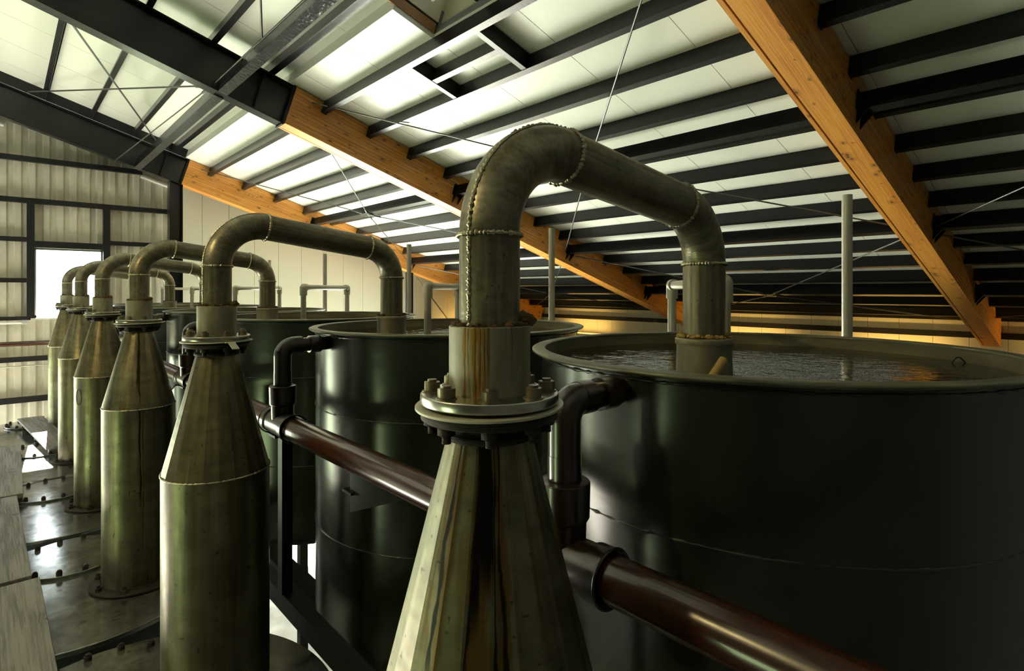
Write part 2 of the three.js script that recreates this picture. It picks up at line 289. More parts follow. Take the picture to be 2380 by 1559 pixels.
{
  const w = structure('wall_left', 'plain left wall with an open doorway');
  const top = EYE + topOf(LEFT_H), z = (a, b, y0_, y1_) => box(0.2, y1_ - y0_, b - a, LEFT_H - 0.1, (y0_ + y1_) / 2, -(a + b) / 2);
  part(w, 'wall_core', merged([z(BACK_R, 3.0, 0, top), z(5.4, WALL_R + 0.2, 0, top), z(3.0, 5.4, 2.5, top)]), mDarkWall);
}
{
  const c = structure('ceiling', 'pale insulated roof panels seen from below');
  const slabs = (Ha, Hb, n, ra, rb, name, mat, th = 0.05) => {
    const L = (Hb - Ha) / Math.cos(TH), m = part(c, name, box(L, th, rb - ra - 0.006), mat);
    m.position.copy(roofPt((Ha + Hb) / 2, n + th / 2, (ra + rb) / 2)); m.rotation.z = -TH; return m;
  };
  const f2 = (n) => n * NX;                                   // foot offset so that a panel ends above a given H
  for (let i = -6; i <= 10; i++) {
    const ra = Math.max(2.42 + i, BACK_R), rb = Math.min(3.42 + i, WALL_R + 0.1), vent = i === 0 || i === 1;
    if (rb - ra < 0.05) continue;
    slabs(RIDGE - 0.2, vent ? 1.75 : JOIN - 0.05, N_HI, ra, rb, 'ceiling_panel', mCeil);
    slabs(vent ? 2.86 : JOIN - 0.05, EAVE + 0.1, N_LO, ra, rb, 'ceiling_panel', mCeil);
  }
  // step between the two roof heights, roof deck above, ventilator shaft over the gap
  for (const [ra, rb] of [[BACK_R, 2.42], [4.42, WALL_R]]) { const m = part(c, 'ceiling_step', box(0.02, N_HI - N_LO + 0.06, rb - ra), mCeil); m.position.copy(roofPt(JOIN - 0.06, (N_HI + N_LO) / 2 + 0.03, (ra + rb) / 2)); m.rotation.z = -TH; }
  const deck = (Ha, Hb, n, ra, rb) => { const m = part(c, 'roof_deck', box((Hb - Ha) / Math.cos(TH), 0.06, rb - ra), mRoof); m.position.copy(roofPt((Ha + Hb) / 2, n, (ra + rb) / 2)); m.rotation.z = -TH; };
  deck(RIDGE - 0.3, 1.75, N_HI + 0.1, BACK_R - 0.4, WALL_R + 0.5); deck(2.86, EAVE + 0.5, N_LO + 0.1, BACK_R - 0.4, WALL_R + 0.5);
  deck(1.7, 2.9, N_HI + 0.1, BACK_R - 0.4, 2.42); deck(1.7, 2.9, N_HI + 0.1, 4.42, WALL_R + 0.5);
  for (const [ra, rb] of [[BACK_R - 0.4, 2.44], [4.4, WALL_R + 0.5]]) { const m = part(c, 'roof_upstand', box(0.04, 0.26, rb - ra), mRoof); m.position.copy(roofPt(2.88, N_LO + 0.17, (ra + rb) / 2)); m.rotation.z = -TH; }
  const l = part(c, 'roof_deck', box((RIDGE - LEFT_H + 0.7) / Math.cos(TH), 0.08, WALL_R - BACK_R + 0.9), mCeil);
  l.position.set((RIDGE + LEFT_H - 0.7) / 2, EYE + topOf((RIDGE + LEFT_H - 0.7) / 2) + 0.1, -(WALL_R + BACK_R) / 2); l.rotation.z = TH;
  const vent = part(c, 'ventilator_shaft', merged([
    box(0.02, 0.62, 2.0, -0.62, 0.43, 0), box(0.02, 0.62, 2.0, 0.62, 0.3, 0), box(1.26, 0.62, 0.02, 0, 0.43, -1.0), box(1.26, 0.62, 0.02, 0, 0.43, 1.0), box(1.26, 0.02, 2.04, 0, 0.74, 0)]), std({ color: lin(0.5, 0.48, 0.36), roughness: 0.7 }));
  vent.position.copy(roofPt(2.3, 0.55, 3.42)); vent.rotation.z = -TH;
  const post = part(c, 'ventilator_post', merged([box(0.07, 0.7, 0.07, 0.25, 0.3, -0.55), box(1.2, 0.09, 0.05, 0, 0.15, -0.4), box(0.05, 0.09, 1.95, -0.1, 0.2, 0)]), mBlackFlat); post.position.copy(vent.position); post.rotation.z = -TH;
  const ply = part(c, 'plywood_edge', box(1.15, 0.1, 0.018), mPly); ply.position.copy(roofPt(2.3, 0.6, 4.425)); ply.rotation.z = -TH;
}
// low partition of blockwork between the tanks' floor and the eave aisle
{
  const w = structure('wall_partition', 'low block partition behind the tanks');
  part(w, 'wall_core', box(0.14, EYE - 1.35, WALL_R - 2.0, 7.6, (EYE - 1.35) / 2, -(WALL_R + 2.0) / 2), mPanel);
}
// window in the gable wall
{
  const w = structure('window_1', 'bright square window in the corrugated gable wall');
  const { h0, h1 } = WIN, a = EYE + WIN.y0, b = EYE + WIN.y1, z = -WALL_R, fr = 0.045;
  part(w, 'window_frame', merged([box(fr, b - a, 0.12, h0 + fr / 2, (a + b) / 2, z - 0.05), box(fr, b - a, 0.12, h1 - fr / 2, (a + b) / 2, z - 0.05), box(h1 - h0, fr, 0.12, (h0 + h1) / 2, b - fr / 2, z - 0.05), box(h1 - h0, fr, 0.12, (h0 + h1) / 2, a + fr / 2, z - 0.05)]), mAlu);
  part(w, 'pane', box(h1 - h0 - fr * 2, b - a - fr * 2, 0.006, (h0 + h1) / 2, (a + b) / 2, z - 0.09), mGlass);
  part(w, 'window_sill', box(h1 - h0 + 0.1, 0.03, 0.16, (h0 + h1) / 2, a - 0.016, z + 0.06), mWhiteTrim);
}
// dark steel framing of the gable wall: rails and posts
{
  const t = structure('trim_1', 'dark steel rails and posts framing the corrugated wall');
  const rail = (h0, h1, y, hh, name = 'wall_rail', d = 0.09) => part(t, name, box(h1 - h0, hh, d, (h0 + h1) / 2, EYE + y, -(WALL_R - 0.05 - d / 2)), mBlackFlat);
  const at = (px, py) => onR(px, py, WALL_R - 0.1);
  rail(LEFT_H, at(330, 395).H, at(100, 374).y, 0.085); rail(LEFT_H, 2.42, at(100, 469).y, 0.085);
  const pl = at(71, 500).H, pr = at(247, 500).H;
  rail(LEFT_H, pl, at(30, 555).y, 0.075); rail(LEFT_H, pl, at(30, 651).y, 0.075); rail(pr, 2.42, at(300, 567).y, 0.075);
  rail(pl, pr, at(160, 571).y, 0.11, 'window_lintel', 0.11);
  rail(LEFT_H, pl, at(30, 740).y, 0.06); rail(-0.35, 2.42, at(60, 834).y, 0.08); rail(-0.35, 2.42, at(60, 928).y, 0.09);
  const top = at(100, 469).y;
  for (const h of [pl, pr]) part(t, 'wall_post', box(0.1, top - WIN.y0, 0.12, h, EYE + (WIN.y0 + top) / 2, -(WALL_R - 0.11)), mBlackFlat);
  const wire = at(60, 850).y; part(t, 'wall_wire', rod(W(-0.35, wire, WALL_R - 0.12), W(2.4, wire, WALL_R - 0.12), 0.012), mGalv);
  const tr = structure('trim_2', 'white flashing strips along the sloping top of the gable wall');
  for (const [a, b] of [[-2, 0.05], [1.95, 2.42]]) part(tr, 'flashing', rod(W(a, y0(a) - 0.02, WALL_R - 0.06), W(b, y0(b) - 0.02, WALL_R - 0.06), 0.035, 4), mWhiteTrim);
}

// ------------------------------------------------------------------ roof frames
function iBeam(L, depth, width, tw = 0.012, tf = 0.02) { return merged([box(L, tf, width, 0, tf / 2, 0), box(L, tf, width, 0, depth - tf / 2, 0), box(L, depth - 2 * tf, tw, 0, depth / 2, 0)]); }
const rafterNames = ['closest to the big gooseneck pipe', 'between the ventilator and the gable bay', 'against the corrugated gable wall'];
FRAMES.forEach((f, i) => {
  f.near = f.far - GW; f.mid = f.far - GW / 2;
  // steel rafter of the main hall
  const t = roofThing('steel_rafter', ['black steel rafter directly joined to the glued timber beam over the big gooseneck pipe', 'black steel rafter joined to the middle timber beam, deep web and shiny lower flange', 'black steel rafter running up the top of the corrugated gable wall'][i], 'rafter', 'steel rafters of the main hall', (RIDGE + JOIN) / 2, 0, f.mid);
  const L = (JOIN - RIDGE) / Math.cos(TH);
  part(t, 'beam', iBeam(L, N_LO, 0.17), mBlack);
  part(t, 'end_plate', box(0.02, N_LO + 0.04, 0.22, L / 2 - 0.01, N_LO / 2, 0), mBlackFlat);
  if (i === 2) part(t, 'closure_plate', box(L, 0.17, 0.02, 0, N_LO + 0.083, 0.11), mBlackFlat);
  part(t, 'stiffener', box(0.012, N_LO - 0.05, 0.16, L / 2 - 0.35, N_LO / 2, 0), mBlackFlat);
  // glued laminated timber beam of the lean-to: lamellae one by one
  const He = EAVE - 0.12, gl = roofThing('timber_beam', ['honey-coloured glued timber roof beam crossing above the front water tank', 'honey-coloured glued timber roof beam joined to the middle steel rafter', 'honey-coloured glued timber roof beam along the cream gable panels'][i], 'beam', 'glued timber roof beams', (JOIN + 0.01 + He) / 2, 0, f.mid);
  const LL = (He - JOIN - 0.01) / Math.cos(TH), nl = 11, lh = 0.49 / nl, rnd = rng(900 + i);
  for (let k = 0; k < nl; k++) {
    const w = GW - 0.002 * rnd(), off = (rnd() - 0.5) * 0.0025;
    const make = (ww, zc) => shiftUV(metreUV(rbox(LL, lh - 0.0012, ww, 0.0018, 0, lh * (k + 0.5), zc + off), 3.2, 0.32), rnd() * 7, rnd() * 3);
    if (k) part(gl, 'lamella', make(w, 0), mPine[Math.floor(rnd() * 3)]);
    else { part(gl, 'lamella', make(GW - 0.046, 0.023), mPine[1]); part(gl, 'edge_batten', make(0.034, -GW / 2 + 0.017), mPine[2]); }
  }
});
// column at the join of the end frame and the one at mid lean-to
{
  const c = thing('steel_column', 'tall dark steel column between corrugated sheet and cream panels', 'column', null, V(JOIN - 0.07, 0, -FRAMES[2].mid));
  const h = EYE + y0(JOIN) + 0.05;
  part(c, 'shaft', merged([box(0.016, h, 0.2, -0.1, h / 2, 0), box(0.016, h, 0.2, 0.1, h / 2, 0), box(0.2, h, 0.012, 0, h / 2, 0)]), mBlack);
  part(c, 'base_plate', box(0.32, 0.02, 0.32, 0, 0.01, 0), mBlackFlat);
  const H2 = onR(951, 700, FRAMES[2].mid).H, h2 = EYE + y0(H2) - 0.005;
  const d = thing('steel_column', 'dark steel column under the timber beam at the yellow-lit panels', 'column', null, V(H2, 0, -FRAMES[2].mid));
  part(d, 'shaft', merged([box(0.012, h2, 0.14, -0.06, h2 / 2, 0), box(0.012, h2, 0.14, 0.06, h2 / 2, 0), box(0.12, h2, 0.01, 0, h2 / 2, 0)]), mBlack);
  part(d, 'base_plate', box(0.26, 0.02, 0.26, 0, 0.01, 0), mBlackFlat);
  const a = thing('brace_rod', 'thin dark diagonal rod across the yellow-lit gable panels', 'rod');
  const p = onR(968, 645, 12.2), q = onR(1056, 748, 12.2); part(a, 'bar', rod(W(p.H, p.y, 12.2), W(q.H + (q.H - p.H) * 0.5, q.y + (q.y - p.y) * 0.5, WALL_R - 0.01), 0.014), mRod);
}
// purlins
const BAYS = [[BACK_R + 0.05, FRAMES[0].near], [FRAMES[0].far, FRAMES[1].near], [FRAMES[1].far, FRAMES[2].near]];
const bayText = ['in the front bay', 'in the middle bay', 'in the gable bay'];
const NTH = ['first', 'second', 'third', 'fourth', 'fifth', 'sixth', 'seventh', 'eighth', 'ninth', 'tenth', 'eleventh', 'twelfth', 'thirteenth', 'fourteenth', 'fifteenth', 'sixteenth'];
function channel(d, w, t, L, lip = 0.015) {
  const s = new THREE.Shape([[0, 0], [w, 0], [w, lip], [w - t, lip], [w - t, t], [t, t], [t, d - t], [w - t, d - t], [w - t, d - lip], [w, d - lip], [w, d], [0, d]].map((p) => new THREE.Vector2(...p)));
  return new THREE.ExtrudeGeometry(s, { depth: L, bevelEnabled: false }).translate(0, 0, -L / 2);
}
const PUR = []; for (let k = 0; k < 19; k++) PUR.push(0.5 + 0.612 * k);
const chanCache = {};
const chan = (d, w, L) => chanCache[[d, w, L.toFixed(3)]] ??= channel(d, w, 0.006, L);
BAYS.forEach(([ra, rb], b) => {
  const L = rb - ra - 0.004;
  PUR.forEach((Hm, k) => {
    const hi = Hm < 2.6, n = hi ? N_LO : N_LO - 0.16, Hf = Hm - n * NX;
    if (Hm > EAVE - 0.25) return;
    const steel = hi ? [Math.min(...BAYS[b]) - (b ? GW : 0), rb] : [ra, rb], Ls = steel[1] - steel[0] - 0.004;
    const t = roofThing('roof_purlin', 'black steel purlin, ' + (hi ? NTH[3 - k] + ' above the roof join, on the steel rafters ' : NTH[k - 4] + ' below the roof join, hung between timber beams ') + bayText[b], 'purlin', (hi ? 'purlins on the steel rafters ' : 'purlins between the timber beams ') + bayText[b], Hf, n, (steel[0] + steel[1]) / 2);
    part(t, 'channel', chan(hi ? 0.155 : 0.155, 0.062, Ls), mBlack);
    if (!hi) for (const s of [-1, 1]) part(t, 'hanger', box(0.075, 0.16, 0.006, 0.035, 0.078, s * (Ls / 2 - 0.004)), mBlackFlat);
  });
  // doubled purlin at the join of the two roofs
  const t2 = roofThing('roof_purlin', 'black steel purlin doubled at the join of the two roofs ' + bayText[b], 'purlin', null, 2.2, N_LO - 0.0, (ra + rb) / 2 - (b ? GW / 2 : 0));
  part(t2, 'channel', chan(0.155, 0.062, L + (b ? GW - 0.01 : 0)), mBlack);
  // struts under the purlins with forked brackets
  [4.99, 7.46, 9.83].forEach((Hm, j) => {
    const n = 0.185, s = roofThing('bracing_strut', ['upper', 'middle', 'lower'][j] + ' black bracing strut on forked brackets ' + bayText[b], 'strut', null, Hm - n * NX, n, (ra + rb) / 2);
    part(s, 'channel', chan(0.15, 0.09, L), mBlack);
    for (const e of [-1, 1]) {
      const br = new THREE.Group(); br.name = 'bracket'; br.position.set(0.04, 0, e * (L / 2 - 0.006)); s.add(br);
      part(br, 'back_plate', box(0.16, 0.17, 0.008, 0, 0.075, 0), mBlackFlat);
      for (const x of [-0.055, 0.045]) {
        const sh = new THREE.Shape([[0, 0.01], [0, -0.13], [-0.10, 0.01]].map((p) => new THREE.Vector2(p[0], p[1])));
        const g = new THREE.ExtrudeGeometry(sh, { depth: 0.01, bevelEnabled: false }); g.rotateY(e > 0 ? -Math.PI / 2 : Math.PI / 2);
        part(br, 'gusset', g.translate(x + (e > 0 ? 0 : 0.0), 0, 0), mBlackFlat);
      }
    }
  });
  if (b) {
    const st = roofThing('tie_beam', 'shiny black channel beam running under the rafters ' + bayText[b], 'beam', null, 1.78, -0.02, (ra + rb) / 2 - 0.0);
    part(st, 'channel', chan(0.2, 0.1, L + (b === 1 ? 0.0 : 0.2)), mTie);
  }
});
{
  // framed hatch between two purlins of the middle bay
  const n = N_LO - 0.15, t = roofThing('hatch_frame', 'rectangular black steel frame between two purlins beside the ventilator', 'frame', null, 2.95 - n * NX, n, 4.3);
  const white = mBlack;
  part(t, 'trimmer', box(0.6, 0.15, 0.06, 0.35, 0.07, -0.53), white); part(t, 'trimmer', box(0.6, 0.15, 0.06, 0.35, 0.07, 0.53), white);
  part(t, 'middle_bar', box(0.06, 0.14, 1.0, 0.34, 0.07, 0), white);
  part(t, 'conduit', rod(V(0.14, 0.12, -0.45), V(0.14, 0.11, 0.48), 0.012), mPly);
}
// bracing rods in the roof plane
function braceRod(label, a, b, r = 0.009) {
  const t = thing('brace_rod', label, 'rod', null), d = b.clone().sub(a).normalize();
  part(t, 'bar', rod(a, b, r), mRod);
  const p = a.clone().lerp(b, 0.93), q = a.clone().lerp(b, 0.965); part(t, 'turnbuckle', rod(p, q, r * 1.9), mRod);
  return t;
}
{
  const nTop = 0.4, nLow = 0.2, e = 0.01;
  const bay = (b, name) => {
    const ra = BAYS[b][0], rb = BAYS[b][1], m = (ra + rb) / 2;
    const node1 = roofPt(4.97, 0.17, m), node2 = roofPt(9.8, 0.17, m);
    braceRod('rod from timber beam head to upper strut, gable side, ' + name, roofPt(2.72, nTop, rb - e), node1);
    braceRod('rod from timber beam head to upper strut, front side, ' + name, roofPt(2.72, nTop, ra + e), node1);
    braceRod('rod from upper strut to middle bracket, gable side, ' + name, roofPt(7.35, nLow, rb - e), node1);
    braceRod('rod from upper strut to middle bracket, front side, ' + name, roofPt(7.35, nLow, ra + e), node1);
    braceRod('rod from middle bracket to lower strut, gable side, ' + name, roofPt(7.6, nLow, rb - e), node2);
    braceRod('rod from middle bracket to lower strut, front side, ' + name, roofPt(7.6, nLow, ra + e), node2);
    braceRod('rod from lower strut to the eave, gable side, ' + name, roofPt(11.6, nTop - 0.1, rb - e), node2);
    braceRod('rod from lower strut to the eave, front side, ' + name, roofPt(11.6, nTop - 0.1, ra + e), node2);
    const pl = thing('rod_node', 'small dark plate joining four rods under the upper strut ' + name, 'plate', null, node1); pl.rotation.z = -TH;
    part(pl, 'plate', box(0.16, 0.012, 0.22), mBlackFlat); for (const s of [-1, 1]) part(pl, 'bolt', cyl(0.014, 0.014, -0.02, 0.01, 6), mBolt, V(0, 0, s * 0.07));
    const p2 = thing('rod_node', 'small dark plate joining four rods under the lower strut ' + name, 'plate', null, node2); p2.rotation.z = -TH;
    part(p2, 'plate', box(0.16, 0.012, 0.22), mBlackFlat); for (const s of [-1, 1]) part(p2, 'bolt', cyl(0.014, 0.014, -0.02, 0.01, 6), mBolt, V(0, 0, s * 0.07));
  };
  bay(1, 'in the middle bay'); bay(2, 'in the gable bay');
  const ra = BAYS[0][0], rb = BAYS[0][1];
  braceRod('thin dark rod in the front bay, rising from the eave', roofPt(7.4, nLow, rb - e), roofPt(4.97, 0.17, (ra + rb) / 2));
  braceRod('thin dark rod in the front bay, falling from the middle bracket', roofPt(7.6, nLow, rb - e), roofPt(9.8, 0.17, (ra + rb) / 2));
  braceRod('thin dark rod in the front bay, low at the eave', roofPt(11.3, nTop - 0.1, rb - e), roofPt(9.8, 0.17, (ra + rb) / 2));
  // steel part of the gable bay
  const at = (px, py, r) => { const o = onR(px, py, r); return W(o.H, o.y, r); };
  braceRod('dark rod crossing the gable bay from the middle rafter flange to the gable rafter', at(146, 26, 7.0), at(370, 337, 12.05), 0.011);
  braceRod('nearly level rod from the gable rafter to the tie beam joint', at(60, 214, 12.05), at(498, 199, 7.0), 0.011);
  braceRod('pale wire strung from the gable rafter foot to the tie beam joint', at(266, 374, 11.96), at(494, 197, 7.0), 0.008);
  braceRod('pale wire strung from the tie beam joint towards the ventilator', at(494, 197, 6.9), roofPt(1.75, 0.0, 1.75), 0.008);
  braceRod('rod rising steeply from the tie beam into the roof near the ventilator', roofPt(1.8, 0.16, 5.58), roofPt(1.1, 0.64, 4.02), 0.01);
}

// ------------------------------------------------------------------ tanks, vessels, pipes
const S = 2.0, NT = 6;
const ORD = ['sixth', 'fifth', 'fourth', 'third', 'second', 'first'];       // counted from the gable window
const fromWin = (k) => ORD[k] + ' from the gable window';
const HEX = (r, h) => new THREE.CylinderGeometry(r, r, h, 6);

// lower round drums with bolted covers
const gDrum = { shell: cyl(0.92, 0.92, 0, 2.47, 72, true), lid: lathe([[0, 2.5], [0.93, 2.5], [0.936, 2.494], [0.936, 2.47], [0.9, 2.46]], 96), cover: lathe([[0, 0.022], [0.376, 0.022], [0.38, 0.018], [0.38, 0], [0.3, 0]], 72), bolt: cyl(0.0, 0.0, 0, 0, 6) };
{ const uv = gDrum.lid.attributes.uv, p = gDrum.lid.attributes.position; for (let i = 0; i < uv.count; i++) uv.setXY(i, p.getX(i) / 1.4, p.getZ(i) / 1.4); const q = gDrum.cover.attributes.position, u2 = gDrum.cover.attributes.uv; for (let i = 0; i < u2.count; i++) u2.setXY(i, q.getX(i) / 1.1 + 0.3, q.getZ(i) / 1.1); }
const gBoltHead = merged([HEX(0.021, 0.024).translate(0, 0.034, 0), cyl(0.013, 0.013, 0.046, 0.056, 10)]);
for (let k = 0; k < NT; k++) {
  const d = thing('lower_drum', 'low round drum with flat grey steel lid, ' + fromWin(k), 'drum', 'low drums under the cone-topped vessels', V(0.42, 0, -(1.1 + S * k)));
  part(d, 'shell', gDrum.shell, mDrum); part(d, 'lid', gDrum.lid, mLid, null, 'flat grey steel lid');
  const c = part(d, 'cover_plate', gDrum.cover, mLid, V(0, 2.5, -0.52), 'round bolted cover plate');
  for (let i = 0; i < 14; i++) { const a = (i + 0.35) / 14 * 2 * Math.PI; part(c, 'bolt', gBoltHead, mRust, V(0.345 * Math.sin(a), 0, 0.345 * Math.cos(a))); }
}

// cone-topped steel vessels
const VR = 0.906, VH = 0.757;
const gv = {
  body: cyl(0.228, 0.228, -2.08, -0.835, 64, true), cone: sharp(cyl(0.228, 0.089, -0.835, -0.3, 22, true)), coneS: cyl(0.228, 0.089, -0.835, -0.3, 44, true),
  seam: bead(ring(0.2285, -0.835, 60), 0.0035, 180, 3, true),
  neck: lathe([[0.089, -0.302], [0.096, -0.3], [0.096, -0.288], [0.087, -0.285], [0.086, -0.262]], 40),
  lower: lathe([[0.07, -0.244], [0.14, -0.244], [0.142, -0.247], [0.142, -0.26], [0.138, -0.263], [0.07, -0.263]], 64),
  upper: lathe([[0.06, -0.209], [0.14, -0.209], [0.1435, -0.212], [0.1435, -0.2275], [0.14, -0.231], [0.06, -0.231]], 72),
  collar: lathe([[0.0845, -0.21], [0.0845, -0.074], [0.083, -0.072], [0.074, -0.072], [0.072, -0.075], [0.072, -0.2]], 56),
  base: lathe([[0.2, -2.08], [0.295, -2.08], [0.3, -2.085], [0.3, -2.1], [0.2, -2.1]], 64),
  baseRing: bead(ring(0.231, -2.077, 40), 0.006, 90, 8, true),
  nut: merged([HEX(0.0175, 0.019).translate(0, 0.0105, 0), cyl(0.021, 0.021, 0, 0.002, 16), cyl(0.0095, 0.0095, 0.015, 0.0255, 12)]),
  nutLow: merged([HEX(0.0175, 0.016).translate(0, -0.008, 0), cyl(0.0095, 0.0095, -0.032, 0, 10)]),
  baseBolt: merged([HEX(0.022, 0.022).translate(0, 0.012, 0), cyl(0.012, 0.012, 0.02, 0.04, 10)]),
};
const gGasket = (() => {
  const s = new THREE.Shape(); const R = 0.153, w = 0.16;
  for (let i = 0; i <= 60; i++) { const a = w + i / 60 * (2 * Math.PI - 2 * w); s[i ? 'lineTo' : 'moveTo'](R * Math.cos(a), R * Math.sin(a)); }
  s.lineTo(R + 0.012, -R * 0.14); s.lineTo(R + 0.012, R * 0.14); s.closePath();
  const h = new THREE.Path(); h.absarc(0, 0, 0.07, 0, 2 * Math.PI, true); s.holes.push(h);
  const g = new THREE.ExtrudeGeometry(s, { depth: 0.004, bevelEnabled: true, bevelSize: 0.001, bevelThickness: 0.001, bevelSegments: 1, curveSegments: 30 });
  g.rotateX(-Math.PI / 2);
  const tab = new THREE.BoxGeometry(0.06, 0.004, 0.03); tab.rotateZ(-0.5); tab.translate(R + 0.034, -0.011, 0);
  return merged([g, tab]);
})();
function lumps(n, seed, R, y, spread, size) {                // a heap of scum around a pipe: one lumpy mesh
  const rnd = rng(seed), list = [];
  for (let i = 0; i < n; i++) {
    const g = new THREE.IcosahedronGeometry(size * (0.6 + 0.8 * rnd()), 1), p = g.attributes.position, a = spread[0] + (spread[1] - spread[0]) * rnd(), sd = Math.floor(rnd() * 999);
    for (let j = 0; j < p.count; j++) { const q = 0.75 + 0.5 * hash2(Math.round(p.getX(j) * 9e3), Math.round(p.getY(j) * 9e3) + Math.round(p.getZ(j) * 7e3), sd); p.setXYZ(j, p.getX(j) * q * 1.2, p.getY(j) * q * 0.8, p.getZ(j) * q * 1.2); }
    g.computeVertexNormals(); g.translate(R * Math.sin(a), y + (rnd() - 0.3) * size * 0.8, R * Math.cos(a)); list.push(g);
  }
  return merged(list);
}
const scumRing = (seed, R, y, size, n = 46) => lumps(n, seed, R, y, [0, 2 * Math.PI], size);

const VESSEL_LOOK = ['tall cone-topped steel vessel with black streaks down its cone', 'tall cone-topped steel vessel, plain scratched steel with tilted gasket tab', 'tall cone-topped steel vessel with thin rust run down its front', 'tall cone-topped steel vessel with small oval drawn on its side', 'tall cone-topped steel vessel standing beside the diagonal plank', 'tall cone-topped steel vessel right in front of the gable window'];
for (let k = 0; k < NT; k++) {
  const r = VR + S * k, pos = W(VH, 0, r), face = Math.atan2(-VH, r) - Math.PI;     // turn u = 0.5 towards the walkway camera side
  const v = thing('cone_vessel', VESSEL_LOOK[k], 'vessel', 'cone-topped steel vessels in a row', pos);
  const turn = (m, extra = 0) => { m.rotation.y = face + extra; return m; };
  turn(part(v, 'body', gv.body, k === 2 ? mBody2 : k % 2 ? mSteel : mSteelB), k === 2 ? 0 : k * 1.3);
  turn(part(v, 'cone', k < 2 ? gv.cone : gv.coneS, k === 0 ? mCone0 : k === 2 ? mCone2 : k % 2 ? mSteelB : mSteel), k === 0 || k === 2 ? 0 : k * 0.9);
  part(v, 'weld_seam', gv.seam, mWeld);
  part(v, 'neck', gv.neck, mRust);
  part(v, 'lower_flange', gv.lower, mRust, null, 'dark rusty lower flange');
  const gk = part(v, 'gasket', gGasket, mGasket, V(0, -0.2385, 0), 'pale gasket plate with bent tab');
  gk.rotation.set(0.0, Math.atan2(-1, 0.1) + [0.35, -0.62, 0.8, 2.2, 1.1, 2.8][k] - Math.PI / 2 + (k === 0 ? 3.0 : 2.2), 0); gk.rotation.z = k === 0 ? 0.025 : 0.012;
  part(v, 'upper_flange', gv.upper, mFlange, null, 'machined steel flange ring');
  turn(part(v, 'collar', gv.collar, k ? mCollar : mCollar0, null, 'grey pipe collar with brown drips'), k ? k * 2 : 0);
  for (let i = 0; i < 8; i++) {
    const a = i / 8 * 2 * Math.PI + 0.1, R = 0.119;
    const n1 = part(v, 'nut', gv.nut, mBolt, V(R * Math.sin(a), -0.209, R * Math.cos(a))); n1.rotation.y = a * 3 + k;
    part(v, 'lower_nut', gv.nutLow, mRust, V(R * Math.sin(a), -0.263, R * Math.cos(a)));
  }
  part(v, 'base_flange', gv.base, mRust); part(v, 'base_weld', gv.baseRing, mRust);
  for (let i = 0; i < 8; i++) { const a = i / 8 * 2 * Math.PI + 0.3; part(v, 'base_bolt', gv.baseBolt, mRust, V(0.265 * Math.sin(a), -2.08, 0.265 * Math.cos(a))); }
  if (k === 3) {
    const o = []; for (let i = 0; i < 24; i++) { const t = i / 24 * 2 * Math.PI, ang = Math.atan2(-VH, r) - 0.95 + 0.14 * Math.cos(t); o.push(V(0.229 * Math.sin(ang), -1.02 + 0.075 * Math.sin(t), 0.229 * Math.cos(ang))); }
    part(v, 'drawn_oval', tubeAlong(o, 0.0022, 60, 5, true), mBlackFlat, null, 'dark oval line drawn on the steel');
  }
  const sc = part(v, 'scum', merged([scumRing(300 + k, 0.07, -0.071, k === 0 ? 0.0065 : 0.007), lumps(k === 0 ? 20 : 14, 340 + k, 0.076, -0.064, k < 2 ? [0.75, 1.9] : [0, 1], k === 0 ? 0.014 : 0.012)]), mScum, null, 'brown clotted scum on the collar');
}

